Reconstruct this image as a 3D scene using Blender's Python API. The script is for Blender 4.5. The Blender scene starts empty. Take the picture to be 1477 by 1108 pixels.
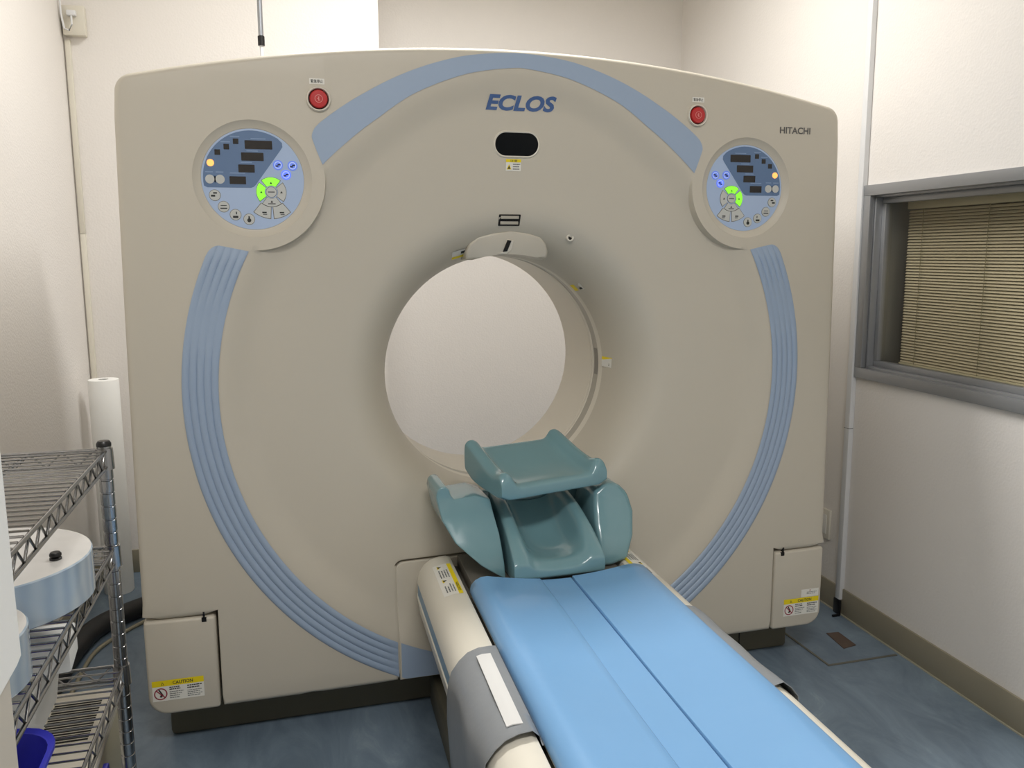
import bpy, bmesh, math, random
from math import sin, cos, pi, hypot, sqrt, radians, atan2
from mathutils import Vector, Matrix
from mathutils.geometry import delaunay_2d_cdt
random.seed(4)
scene = bpy.context.scene
C = scene.collection

# ------------------------------------------------------------------ materials
def lin(c):
    return tuple(((v/255)/12.92 if v/255 <= .04045 else ((v/255+.055)/1.055)**2.4) for v in c) + (1,)
def mat(name, rgb, rough=.5, metal=0, emit=None, estr=0, bump=0, bscale=200, var=0, vscale=6, coat=0, alpha=1, spec=.5, trans=0):
    m = bpy.data.materials.new(name); m.use_nodes = True
    nt = m.node_tree; b = nt.nodes['Principled BSDF']
    col = lin(rgb)
    b.inputs['Base Color'].default_value = col
    b.inputs['Roughness'].default_value = rough
    b.inputs['Metallic'].default_value = metal
    b.inputs['Specular IOR Level'].default_value = spec
    if coat:
        b.inputs['Coat Weight'].default_value = coat; b.inputs['Coat Roughness'].default_value = .08
    if trans: b.inputs['Transmission Weight'].default_value = trans
    if alpha < 1: b.inputs['Alpha'].default_value = alpha
    if emit:
        b.inputs['Emission Color'].default_value = lin(emit); b.inputs['Emission Strength'].default_value = estr
    tc = nt.nodes.new('ShaderNodeTexCoord')
    if var:
        n = nt.nodes.new('ShaderNodeTexNoise'); n.inputs['Scale'].default_value = vscale; n.inputs['Detail'].default_value = 5
        nt.links.new(tc.outputs['Object'], n.inputs['Vector'])
        mx = nt.nodes.new('ShaderNodeMix'); mx.data_type = 'RGBA'
        mx.inputs[6].default_value = tuple(v*(1-var) for v in col[:3])+(1,)
        mx.inputs[7].default_value = tuple(min(1, v*(1+var)) for v in col[:3])+(1,)
        nt.links.new(n.outputs['Fac'], mx.inputs[0]); nt.links.new(mx.outputs[2], b.inputs['Base Color'])
    if bump:
        n2 = nt.nodes.new('ShaderNodeTexNoise'); n2.inputs['Scale'].default_value = bscale; n2.inputs['Detail'].default_value = 3
        nt.links.new(tc.outputs['Object'], n2.inputs['Vector'])
        bp = nt.nodes.new('ShaderNodeBump'); bp.inputs['Strength'].default_value = bump; bp.inputs['Distance'].default_value = .002
        nt.links.new(n2.outputs['Fac'], bp.inputs['Height']); nt.links.new(bp.outputs['Normal'], b.inputs['Normal'])
    return m
M = {}
M['shell'] = mat('gantry_shell_plastic', (200, 193, 178), .42, bump=.06, bscale=500, var=.01)
M['shell2'] = mat('bore_liner_plastic', (222, 216, 202), .38, var=.01)
M['band'] = mat('blue_band_plastic', (156, 174, 197), .38, bump=.05, bscale=500)
M['panelblue'] = mat('panel_film_light_blue', (172, 192, 222), .4, var=.01)
M['fieldblue'] = mat('panel_film_dark_blue', (96, 122, 158), .4, var=.01)
M['fieldprint'] = mat('panel_print_pale', (136, 160, 192), .5, var=.01)
M['black'] = mat('black_plastic', (14, 14, 15), .35, var=.05)
M['display'] = mat('display_smoked', (34, 30, 27), .25, var=.05)
M['ovalglass'] = mat('dark_window_glass', (6, 11, 15), .12, var=.05, spec=.15)
M['btn'] = mat('button_grey', (196, 198, 194), .4, var=.01)
M['icon'] = mat('icon_dark', (40, 44, 44), .6, var=.02)
M['print'] = mat('small_print_grey', (110, 112, 112), .7, var=.02)
M['glowgreen'] = mat('lit_green_button', (150, 235, 70), .4, emit=(120, 235, 40), estr=.75)
M['glowblue'] = mat('lit_blue_key', (120, 150, 235), .4, emit=(70, 105, 245), estr=.22)
M['glowblue2'] = mat('lit_bright_blue_key', (120, 150, 245), .4, emit=(60, 95, 255), estr=.6)
M['glowdot'] = mat('lit_white_core', (190, 205, 245), .4, emit=(150, 175, 250), estr=.35)
M['glowamber'] = mat('lit_amber_lamp', (255, 180, 110), .4, emit=(255, 165, 80), estr=1.2)
M['red'] = mat('stop_button_red', (190, 24, 28), .3, var=.03, coat=.3)
M['redpale'] = mat('stop_symbol_pink', (226, 150, 145), .5, var=.02)
M['white'] = mat('label_white', (232, 230, 222), .5, var=.01)
M['yellow'] = mat('label_yellow', (240, 216, 20), .5, var=.02)
M['redprint'] = mat('label_red_print', (150, 40, 60), .5, var=.02)
M['logo'] = mat('logo_blue', (68, 98, 148), .4, var=.02)
M['logogrey'] = mat('logo_grey', (92, 90, 88), .4, var=.02)
M['hole'] = mat('dark_recess', (22, 21, 20), .8, var=.05)
M['plinth'] = mat('plinth_olive_grey', (98, 94, 78), .6, var=.03)
M['ringgrey'] = mat('bore_window_film', (170, 165, 152), .3, var=.01)
M['ringslot'] = mat('bore_slot_grey', (128, 124, 114), .4, var=.02)
M['rail'] = mat('table_shell_plastic', (224, 219, 205), .38, var=.01, bump=.04, bscale=400)
M['stripe'] = mat('table_blue_stripe', (122, 158, 186), .4, var=.02)
M['tabletop'] = mat('tabletop_white', (228, 225, 216), .4, var=.01)
M['trough'] = mat('table_trough_grey', (104, 100, 92), .6, var=.03)
M['teal'] = mat('teal_coated_foam', (114, 151, 158), .2, var=.03, vscale=9, coat=.35)
M['hook'] = mat('white_strip', (214, 214, 212), .7, bump=.1, bscale=800, var=.02)
M['paper'] = mat('white_paper', (240, 240, 236), .75, var=.01)
M['beigeplastic'] = mat('beige_plastic', (206, 200, 176), .5, var=.02)
M['cabinet'] = mat('beige_cabinet_paint', (204, 197, 184), .5, var=.02)
M['chrome'] = mat('chrome_wire', (160, 160, 160), .18, 1, var=.03, vscale=30)
M['steel'] = mat('brushed_steel', (176, 180, 186), .3, 1, var=.03)
M['alu'] = mat('anodised_aluminium', (158, 160, 163), .38, .55, var=.02)
M['clearplastic'] = mat('milky_clear_plastic', (226, 224, 218), .3, var=.05, vscale=14, alpha=.86)
M['basin'] = mat('blue_plastic', (58, 60, 190), .3, var=.04)
M['hose'] = mat('black_rubber', (20, 20, 21), .5, var=.1)
M['cord'] = mat('beige_cord', (150, 144, 122), .6, var=.05)
M['wood'] = mat('pale_wood', (168, 128, 86), .5, var=.15, vscale=12)
M['woodd'] = mat('dark_wood', (74, 40, 26), .5, var=.15, vscale=12)
M['skirt'] = mat('vinyl_baseboard', (150, 143, 124), .5, var=.05, vscale=5)
M['sealant'] = mat('floor_sealant', (172, 168, 150), .5, var=.03)
M['hatchedge'] = mat('hatch_edge_strip', (104, 102, 92), .5, var=.05)
M['hatchplate'] = mat('hatch_brown_plate', (92, 76, 66), .5, var=.1, vscale=40)
M['pvc'] = mat('white_duct_pvc', (222, 223, 224), .4, var=.01)
M['ivory'] = mat('ivory_duct_pvc', (218, 213, 199), .45, var=.01)
M['ceil'] = mat('ceiling_board', (196, 193, 187), .8, var=.01, bump=.1, bscale=60)
M['slat'] = mat('blind_slat_beige', (198, 190, 170), .45, var=.02)
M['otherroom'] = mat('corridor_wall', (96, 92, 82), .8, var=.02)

def wall_mat():
    m = mat('embossed_wallpaper', (230, 226, 221), .75, var=.012, vscale=3)
    nt = m.node_tree; b = nt.nodes['Principled BSDF']; tc = [n for n in nt.nodes if n.type == 'TEX_COORD'][0]
    n = nt.nodes.new('ShaderNodeTexNoise'); n.inputs['Scale'].default_value = 170; n.inputs['Detail'].default_value = 4
    v = nt.nodes.new('ShaderNodeTexVoronoi'); v.inputs['Scale'].default_value = 120
    ad = nt.nodes.new('ShaderNodeMath'); ad.operation = 'ADD'
    nt.links.new(tc.outputs['Object'], n.inputs['Vector']); nt.links.new(tc.outputs['Object'], v.inputs['Vector'])
    nt.links.new(n.outputs['Fac'], ad.inputs[0]); nt.links.new(v.outputs['Distance'], ad.inputs[1])
    bp = nt.nodes.new('ShaderNodeBump'); bp.inputs['Strength'].default_value = .3; bp.inputs['Distance'].default_value = .0015
    nt.links.new(ad.outputs[0], bp.inputs['Height']); nt.links.new(bp.outputs['Normal'], b.inputs['Normal'])
    return m
M['wall'] = wall_mat()
def floor_mat():
    m = mat('marbled_vinyl_floor', (84, 104, 124), .38)
    nt = m.node_tree; b = nt.nodes['Principled BSDF']; tc = [n for n in nt.nodes if n.type == 'TEX_COORD'][0]
    mp = nt.nodes.new('ShaderNodeMapping'); mp.inputs['Scale'].default_value = (1, .45, 1); mp.inputs['Rotation'].default_value = (0, 0, .5)
    n = nt.nodes.new('ShaderNodeTexNoise'); n.inputs['Scale'].default_value = 7; n.inputs['Detail'].default_value = 9; n.inputs['Roughness'].default_value = .68
    n.inputs['Distortion'].default_value = .8
    nt.links.new(tc.outputs['Object'], mp.inputs['Vector']); nt.links.new(mp.outputs['Vector'], n.inputs['Vector'])
    cr = nt.nodes.new('ShaderNodeValToRGB')
    cr.color_ramp.elements[0].position = .3; cr.color_ramp.elements[0].color = lin((98, 114, 130))
    cr.color_ramp.elements[1].position = .62; cr.color_ramp.elements[1].color = lin((128, 146, 162))
    e = cr.color_ramp.elements.new(.76); e.color = lin((158, 172, 183))
    nt.links.new(n.outputs['Fac'], cr.inputs['Fac']); nt.links.new(cr.outputs['Color'], b.inputs['Base Color'])
    return m
M['floor'] = floor_mat()
def vinyl_mat(name, rgb, rough, fold):
    m = mat(name, rgb, rough, var=.02, vscale=8, coat=.25)
    nt = m.node_tree; b = nt.nodes['Principled BSDF']; tc = [n for n in nt.nodes if n.type == 'TEX_COORD'][0]
    n = nt.nodes.new('ShaderNodeTexNoise'); n.inputs['Scale'].default_value = 9; n.inputs['Detail'].default_value = 4
    nt.links.new(tc.outputs['Object'], n.inputs['Vector'])
    bp = nt.nodes.new('ShaderNodeBump'); bp.inputs['Strength'].default_value = fold; bp.inputs['Distance'].default_value = .01
    nt.links.new(n.outputs['Fac'], bp.inputs['Height']); nt.links.new(bp.outputs['Normal'], b.inputs['Normal'])
    return m
M['blue'] = vinyl_mat('blue_vinyl', (119, 168, 214), .34, .14)
M['greywrap'] = vinyl_mat('grey_vinyl', (134, 138, 142), .42, .3)
def phantom_mat():
    m = mat('milky_acrylic', (176, 192, 206), .12, coat=.4, trans=.25)
    nt = m.node_tree; b = nt.nodes['Principled BSDF']; tc = [n for n in nt.nodes if n.type == 'TEX_COORD'][0]
    w = nt.nodes.new('ShaderNodeTexWave'); w.inputs['Scale'].default_value = 12; w.inputs['Distortion'].default_value = 3; w.bands_direction = 'Y'
    nt.links.new(tc.outputs['Object'], w.inputs['Vector'])
    mx = nt.nodes.new('ShaderNodeMix'); mx.data_type = 'RGBA'
    mx.inputs[6].default_value = lin((168, 186, 202)); mx.inputs[7].default_value = lin((188, 202, 213))
    nt.links.new(w.outputs['Fac'], mx.inputs[0]); nt.links.new(mx.outputs[2], b.inputs['Base Color'])
    return m
M['phantom'] = phantom_mat()
M['phantomtop'] = mat('acrylic_sawn_face', (200, 198, 194), .25, var=.1, vscale=16, coat=.3)
def glass_mat():
    m = bpy.data.materials.new('tinted_window_glass'); m.use_nodes = True; nt = m.node_tree
    for n in list(nt.nodes):
        if n.type != 'OUTPUT_MATERIAL': nt.nodes.remove(n)
    out = [n for n in nt.nodes if n.type == 'OUTPUT_MATERIAL'][0]
    t = nt.nodes.new('ShaderNodeBsdfTransparent'); t.inputs['Color'].default_value = (.93, .92, .88, 1)
    g = nt.nodes.new('ShaderNodeBsdfGlossy'); g.inputs['Roughness'].default_value = .02
    lw = nt.nodes.new('ShaderNodeLayerWeight'); lw.inputs['Blend'].default_value = .5
    pw = nt.nodes.new('ShaderNodeMath'); pw.operation = 'POWER'; pw.inputs[1].default_value = 5
    nt.links.new(lw.outputs['Facing'], pw.inputs[0])
    fr = nt.nodes.new('ShaderNodeMath'); fr.operation = 'MULTIPLY_ADD'; fr.inputs[1].default_value = .6; fr.inputs[2].default_value = .025
    nt.links.new(pw.outputs[0], fr.inputs[0])
    mx = nt.nodes.new('ShaderNodeMixShader')
    nt.links.new(fr.outputs[0], mx.inputs[0]); nt.links.new(t.outputs[0], mx.inputs[1]); nt.links.new(g.outputs[0], mx.inputs[2])
    nt.links.new(mx.outputs[0], out.inputs['Surface'])
    return m
M['glass'] = glass_mat()

# ------------------------------------------------------------------ helpers
def finish(me, smooth):
    if smooth is None: return
    for p in me.polygons: p.use_smooth = True
    me.set_sharp_from_angle(angle=radians(smooth))
def obj(name, bm, m, parent=None, smooth=35, sub=0, recalc=True):
    if recalc: bmesh.ops.recalc_face_normals(bm, faces=bm.faces)
    me = bpy.data.meshes.new(name); bm.to_mesh(me); bm.free()
    for mm in (m if isinstance(m, (list, tuple)) else [m]): me.materials.append(mm)
    finish(me, smooth)
    o = bpy.data.objects.new(name, me); C.objects.link(o)
    if parent: o.parent = parent
    if sub:
        s = o.modifiers.new('smoothing', 'SUBSURF'); s.levels = sub; s.render_levels = sub
    return o
def tag(o, label, cat, group=None):
    o['label'] = label; o['category'] = cat
    if group: o['group'] = group
    return o
def thing(name, label, cat, loc=(0, 0, 0), rot=(0, 0, 0), group=None):
    o = bpy.data.objects.new(name, None); C.objects.link(o); o.empty_display_size = .1
    o.location = loc; o.rotation_euler = rot
    return tag(o, label, cat, group)
def struct(o): o['kind'] = 'structure'; return o
def box(bm, x0, x1, y0, y1, z0, z1, mi=0, bev=0, seg=2):
    vs = [bm.verts.new((x, y, z)) for x in (x0, x1) for y in (y0, y1) for z in (z0, z1)]
    fs = [bm.faces.new([vs[i] for i in q]) for q in ((0,1,3,2),(4,6,7,5),(0,4,5,1),(2,3,7,6),(0,2,6,4),(1,5,7,3))]
    for f in fs: f.material_index = mi
    if bev:
        es = list({e for f in fs for e in f.edges})
        r = bmesh.ops.bevel(bm, geom=es, offset=bev, segments=seg, affect='EDGES', profile=.5)
        for f in r['faces']: f.material_index = mi
def bxo(name, m, parent, *a, bev=0, smooth=35):
    bm = bmesh.new(); box(bm, *a, bev=bev); return obj(name, bm, m, parent, smooth)
def prism(bm, pts, axis, a0, a1, mi=0, bev=0, seg=3):
    """pts 2D polygon extruded along an axis; axis 'y': (x,z); 'z': (x,y); 'x': (y,z)"""
    def P(p, a):
        return {'y': (p[0], a, p[1]), 'z': (p[0], p[1], a), 'x': (a, p[0], p[1])}[axis]
    A = [bm.verts.new(P(p, a0)) for p in pts]; B = [bm.verts.new(P(p, a1)) for p in pts]
    fs = [bm.faces.new(A), bm.faces.new(B[::-1])]
    n = len(pts)
    for i in range(n): fs.append(bm.faces.new((A[i], B[i], B[(i+1) % n], A[(i+1) % n])))
    for f in fs: f.material_index = mi
    if bev:
        bmesh.ops.recalc_face_normals(bm, faces=fs)
        es = [e for e in {e for f in fs for e in f.edges} if e.calc_face_angle(0) > .3]
        bmesh.ops.bevel(bm, geom=es, offset=bev, segments=seg, affect='EDGES', profile=.5)
    return fs
def tube(bm, path, r, n=8, closed=False, mi=0, cap=True):
    path = [Vector(p) for p in path]; rings = []
    L = len(path)
    for i, p in enumerate(path):
        if closed: d = path[(i+1) % L]-path[i-1]
        else: d = path[min(i+1, L-1)]-path[max(i-1, 0)]
        d.normalize()
        ref = Vector((0, 0, 1)) if abs(d.z) < .9 else Vector((1, 0, 0))
        a = d.cross(ref).normalized(); b = d.cross(a)
        rr = r[i] if isinstance(r, (list, tuple)) else r
        rings.append([bm.verts.new(p+rr*(a*cos(2*pi*k/n)+b*sin(2*pi*k/n))) for k in range(n)])
    for i in range(L if closed else L-1):
        A, B = rings[i], rings[(i+1) % L]
        for k in range(n):
            bm.faces.new((A[k], A[(k+1) % n], B[(k+1) % n], B[k])).material_index = mi
    if cap and not closed:
        bm.faces.new(rings[0]).material_index = mi; bm.faces.new(rings[-1][::-1]).material_index = mi
def lathe(bm, prof, n=96, cx=0, cy=0, cz=0, axis='z', mi=0, cap=False):
    """prof: list of (r, h)"""
    rings = []
    for r, h in prof:
        ring = []
        for k in range(n):
            a = 2*pi*k/n
            if axis == 'z': ring.append(bm.verts.new((cx+r*cos(a), cy+r*sin(a), cz+h)))
            else: ring.append(bm.verts.new((cx+r*sin(a), cy+h, cz+r*cos(a))))
        rings.append(ring)
    for A, B in zip(rings, rings[1:]):
        for k in range(n): bm.faces.new((A[k], A[(k+1) % n], B[(k+1) % n], B[k])).material_index = mi
    if cap:
        bm.faces.new(rings[0]).material_index = mi; bm.faces.new(rings[-1][::-1]).material_index = mi
def rrect(cx, cz, w, h, r, n=6, rs=None):
    rs = rs or (r, r, r, r)
    out = []
    for (sx, sz, a0), rr in zip(((1, 1, 0), (-1, 1, 90), (-1, -1, 180), (1, -1, 270)), rs):
        px, pz = cx+sx*(w/2-rr), cz+sz*(h/2-rr)
        if rr <= 0: out.append((px, pz)); continue
        for k in range(n+1):
            a = radians(a0+90*k/n); out.append((px+rr*cos(a), pz+rr*sin(a)))
    return out
def circ(cx, cz, r, n=40, a0=0): return [(cx+r*cos(2*pi*k/n+a0), cz+r*sin(2*pi*k/n+a0)) for k in range(n)]
def sector(cx, cz, r0, r1, a0, a1, n=10):
    A = [radians(a0+(a1-a0)*k/n) for k in range(n+1)]
    return [(cx+r1*cos(a), cz+r1*sin(a)) for a in A]+[(cx+r0*cos(a), cz+r0*sin(a)) for a in A[::-1]]
def inside(p, poly):
    x, z = p; c = False; j = len(poly)-1
    for i in range(len(poly)):
        xi, zi = poly[i]; xj, zj = poly[j]
        if (zi > z) != (zj > z) and x < (xj-xi)*(z-zi)/(zj-zi)+xi: c = not c
        j = i
    return c
def text_tris(s, size, shear=0, off=0, align='CENTER'):
    cu = bpy.data.curves.new('t', 'FONT'); cu.body = s; cu.size = size; cu.shear = shear; cu.offset = off; cu.align_x = align
    cu.resolution_u = 4
    o = bpy.data.objects.new('t', cu); C.objects.link(o)
    dg = bpy.context.evaluated_depsgraph_get(); me = bpy.data.meshes.new_from_object(o.evaluated_get(dg))
    vs = [tuple(v.co)[:2] for v in me.vertices]; fs = [tuple(p.vertices) for p in me.polygons]
    bpy.data.objects.remove(o); bpy.data.curves.remove(cu); bpy.data.meshes.remove(me)
    return vs, fs
class Decal:
    """flat printed pieces in (u,v), stacked by layer, mapped to 3D"""
    def __init__(s, fmap): s.bm = bmesh.new(); s.map = fmap; s.mats = []
    def mi(s, m):
        if m not in s.mats: s.mats.append(m)
        return s.mats.index(m)
    def poly(s, pts, m, layer=0):
        i = s.mi(m); f = s.bm.faces.new([s.bm.verts.new(s.map(u, v, layer)) for u, v in pts]); f.material_index = i; return s
    def rect(s, u0, u1, v0, v1, m, layer=0): return s.poly([(u0, v0), (u1, v0), (u1, v1), (u0, v1)], m, layer)
    def ring(s, cu, cv, r0, r1, m, layer=0, n=28):
        i = s.mi(m); A = circ(cu, cv, r0, n); B = circ(cu, cv, r1, n)
        a = [s.bm.verts.new(s.map(*p, layer)) for p in A]; b = [s.bm.verts.new(s.map(*p, layer)) for p in B]
        for k in range(n): s.bm.faces.new((a[k], a[(k+1) % n], b[(k+1) % n], b[k])).material_index = i
        return s
    def text(s, t, cu, cv, w, h, m, layer=1, shear=0, off=0):
        vs, fs = text_tris(t, 1, shear, off)
        if not vs: return s
        x0 = min(v[0] for v in vs); x1 = max(v[0] for v in vs); y0 = min(v[1] for v in vs); y1 = max(v[1] for v in vs)
        i = s.mi(m)
        V = [s.bm.verts.new(s.map(cu+((x-x0)/(x1-x0)-.5)*w, cv+((y-y0)/(y1-y0)-.5)*h, layer)) for x, y in vs]
        for f in fs:
            try: s.bm.faces.new([V[k] for k in f]).material_index = i
            except ValueError: pass
        return s
    def lines(s, u0, u1, v0, v1, n, m, layer=1, fill=.5):
        rnd = random.Random(int((u0*7+v0*13)*1e4))
        dv = (v1-v0)/n
        for k in range(n):
            vv = v1-dv*(k+.5); x = u0; end = u0+(u1-u0)*rnd.uniform(.65, 1)
            while x < end:
                w = rnd.uniform(.08, .22)*(u1-u0); s.rect(x, min(x+w, end), vv-dv*fill/2, vv+dv*fill/2, m, layer); x += w+.03*(u1-u0)
        return s
    def done(s, name, parent): return obj(name, s.bm, s.mats, parent, None, recalc=False)
def grid_solid(name, m, parent, us, vs, pos, ztop, zbot, sub=2):
    bm = bmesh.new()
    T = [[bm.verts.new((*pos(u, v), ztop(u, v))) for u in us] for v in vs]
    B = [[bm.verts.new((*pos(u, v), zbot(u, v))) for u in us] for v in vs]
    nu, nv = len(us), len(vs)
    for j in range(nv-1):
        for i in range(nu-1):
            bm.faces.new((T[j][i], T[j][i+1], T[j+1][i+1], T[j+1][i]))
            bm.faces.new((B[j][i], B[j+1][i], B[j+1][i+1], B[j][i+1]))
    for i in range(nu-1):
        bm.faces.new((T[0][i], B[0][i], B[0][i+1], T[0][i+1])); bm.faces.new((T[-1][i], T[-1][i+1], B[-1][i+1], B[-1][i]))
    for j in range(nv-1):
        bm.faces.new((T[j][0], T[j+1][0], B[j+1][0], B[j][0])); bm.faces.new((T[j][-1], B[j][-1], B[j+1][-1], T[j+1][-1]))
    return obj(name, bm, m, parent, 180, sub)
def interp(x, tab):
    if x <= tab[0][0]: return tab[0][1]
    for (a, b), (c, d) in zip(tab, tab[1:]):
        if x <= c: return b+(d-b)*(x-a)/(c-a)
    return tab[-1][1]
def sstep(t): t = max(0, min(1, t)); return t*t*(3-2*t)

# ------------------------------------------------------------------ camera
cam = bpy.data.cameras.new('camera'); co = bpy.data.objects.new('camera', cam); C.objects.link(co)
F, YAW, PIT, ROL = 1230.873, .2757, .1526, -.0046
cam.sensor_width = 36; cam.lens = F*36/1477; cam.clip_start = .02
fw = Vector((sin(YAW)*cos(PIT), cos(YAW)*cos(PIT), -sin(PIT))); r0 = Vector((cos(YAW), -sin(YAW), 0)); u0 = r0.cross(fw)
rr = r0*cos(ROL)+u0*sin(ROL); uu = -r0*sin(ROL)+u0*cos(ROL)
co.matrix_world = Matrix(((rr.x, uu.x, -fw.x, -.6653), (rr.y, uu.y, -fw.y, -2.266), (rr.z, uu.z, -fw.z, 1.337), (0, 0, 0, 1)))
scene.camera = co

# ------------------------------------------------------------------ room (its own frame, a little turned from the scanner)
RX, RT = 1.325, -.04
def room(o): o.location = (RX, 0, 0); o.rotation_euler = (0, 0, RT); return struct(o)
XL, YB, YA, XS, YF, ZC = -2.765, 1.41, 1.85, -1.56, -4.6, 3.05
WY0, WY1, WZ0, WZ1 = -1.15, .262, .928, 1.527     # clear opening of the window
bm = bmesh.new(); box(bm, XL-.2, .2, YF-.2, YA+.2, -.1, 0); room(obj('floor', bm, M['floor']))
bm = bmesh.new(); box(bm, XL-.2, .2, YF-.2, YA+.2, ZC, ZC+.1); room(obj('ceiling', bm, M['ceil']))
bm = bmesh.new(); box(bm, XL-.1, XL, YF-.1, YA+.1, 0, ZC); room(obj('wall_left', bm, M['wall']))
bm = bmesh.new()
prism(bm, [(XL, YB), (XS, YB), (XS, YA), (0, YA), (0, YA+.1), (XL, YA+.1)], 'z', 0, ZC); room(obj('wall_back', bm, M['wall'], smooth=20))
bm = bmesh.new(); box(bm, XL, 0, YF-.1, YF, 0, ZC); room(obj('wall_front', bm, M['wall']))
bm = bmesh.new()
box(bm, 0, .2, WY1, YA+.1, 0, ZC); box(bm, 0, .2, YF-.1, WY0, 0, ZC); box(bm, 0, .2, WY0, WY1, 0, WZ0); box(bm, 0, .2, WY0, WY1, WZ1, ZC)
room(obj('wall_right', bm, M['wall']))
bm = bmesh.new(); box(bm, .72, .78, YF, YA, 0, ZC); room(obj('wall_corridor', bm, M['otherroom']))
# baseboards
def baseb(name, x0, x1, y0, y1, along):
    bm = bmesh.new(); box(bm, x0, x1, y0, y1, 0, .1, bev=.002)
    o = room(obj(name, bm, M['skirt'])); return o
baseb('baseboard_right', -.008, 0, YF, YA, 'y'); baseb('baseboard_left', XL, XL+.008, YF, YB, 'y')
bm = bmesh.new(); box(bm, XL+.008, XS+.008, YB-.008, YB, 0, .1, bev=.002); box(bm, XS, -.008, YA-.008, YA, 0, .1, bev=.002)
room(obj('baseboard_back', bm, M['skirt']))
bm = bmesh.new(); box(bm, -.013, -.0081, YF, YA-.01, 0, .004); room(obj('trim_1', bm, M['sealant']))
# window
win = bpy.data.objects.new('window_1', None); C.objects.link(win); room(win)
bm = bmesh.new()
def frame_ring(bm, y0, y1, z0, z1, w, x0, x1):
    box(bm, x0, x1, y0, y1, z1-w, z1, bev=.002); box(bm, x0, x1, y0, y1, z0, z0+w, bev=.002)
    box(bm, x0, x1, y0, y0+w, z0+w, z1-w, bev=.002); box(bm, x0, x1, y1-w, y1, z0+w, z1-w, bev=.002)
frame_ring(bm, WY0-.033, WY1+.033, WZ0-.033, WZ1+.033, .036, -.014, .006)
frame_ring(bm, WY0-.002, WY1+.002, WZ0-.002, WZ1+.002, .012, .006, .2)
obj('window_frame', bm, M['alu'], win)
bm = bmesh.new(); frame_ring(bm, WY0+.01, WY1-.01, WZ0+.01, WZ1-.01, .02, .03, .06); obj('sash', bm, M['alu'], win)
bxo('glass_pane', M['glass'], win, .042, .047, WY0+.025, WY1-.025, WZ0+.025, WZ1-.025)
# blind behind the glass
bl = thing('venetian_blind', 'closed beige slatted blind hanging behind the grey framed window', 'blind', (RX, 0, 0), (0, 0, RT))
by1, by0 = WY1-.042, WY0+.03
bxo('headrail', M['beigeplastic'], bl, .105, .128, by0, by1, WZ1-.05, WZ1-.018, bev=.002)
bm = bmesh.new(); zz = WZ1-.058; pitch = .0098
while zz > WZ0+.03:
    a = radians(50); hw = .0052
    p = [(-hw, 0), (-.002, .0009), (.002, .0009), (hw, 0)]
    ring = []
    for q, t in p:
        ring.append((.116+q*cos(a)-t*sin(a), zz+q*sin(a)+t*cos(a)))
    pts = ring+[(x+.0005, z+.0003) for x, z in ring[::-1]]
    A = [bm.verts.new((x, by0, z)) for x, z in pts]; B = [bm.verts.new((x, by1, z)) for x, z in pts]
    for i in range(8): bm.faces.new((A[i], A[(i+1) % 8], B[(i+1) % 8], B[i]))
    bm.faces.new(A); bm.faces.new(B[::-1])
    zz -= pitch
obj('slats', bm, M['slat'], bl, 60)
bxo('bottom_rail', M['beigeplastic'], bl, .107, .125, by0, by1, WZ0+.012, WZ0+.026, bev=.002)
for yy in (by1-.075, by1-.36, by1-.7, by1-1.0):
    bm = bmesh.new(); tube(bm, [(.109, yy, WZ1-.04), (.109, yy, WZ0+.02)], .0012, 5); obj('ladder_cord', bm, M['cord'], bl)
# wall outlet, cable trunking on the right wall
t = thing('wall_outlet', 'pale wall outlet low on the right wall behind the scanner', 'outlet', (RX, 0, 0), (0, 0, RT))
bxo('cover_plate', M['ivory'], t, -.012, 0, .395, .465, .255, .37, bev=.004)
bxo('socket_face', M['white'], t, -.015, -.0115, .41, .45, .275, .35, bev=.002)
t = thing('cable_trunking', 'white vertical cable trunking beside the window, black at its foot', 'trunking', (RX, 0, 0), (0, 0, RT))
bxo('trunking_cover', M['pvc'], t, -.020, -.0, .262+.034, .290+.034, .058, ZC-.002, bev=.003)
bxo('trunking_base', M['steel'], t, -.009, -.0, .290+.0345, .302+.034, .058, ZC-.002)
bxo('joint', M['print'], t, -.0204, -.003, .2955, .3245, .705, .707)
bxo('foot', M['black'], t, -.0215, -.0135, .290, .330, .0, .0575, bev=.003); bxo('floor_tab', M['black'], t, -.052, -.022, .283, .290, .0005, .008)
# floor hatch
t = thing('floor_hatch', 'square floor hatch with brown plate beside the scanner foot', 'hatch', (0, 0, 0))
bm = bmesh.new()
for q in ((1.033, 1.041, -.037, .52), (1.041, 1.300, -.037, -.028), (1.041, 1.300, .51, .52)): box(bm, *q, .0, .003, bev=.001)
obj('edge_strip', bm, M['hatchedge'], t)
bm = bmesh.new(); prism(bm, [(1.160, .056), (1.216, .066), (1.222, .168), (1.176, .173)], 'z', 0, .003); obj('brown_plate', bm, M['hatchplate'], t)

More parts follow.
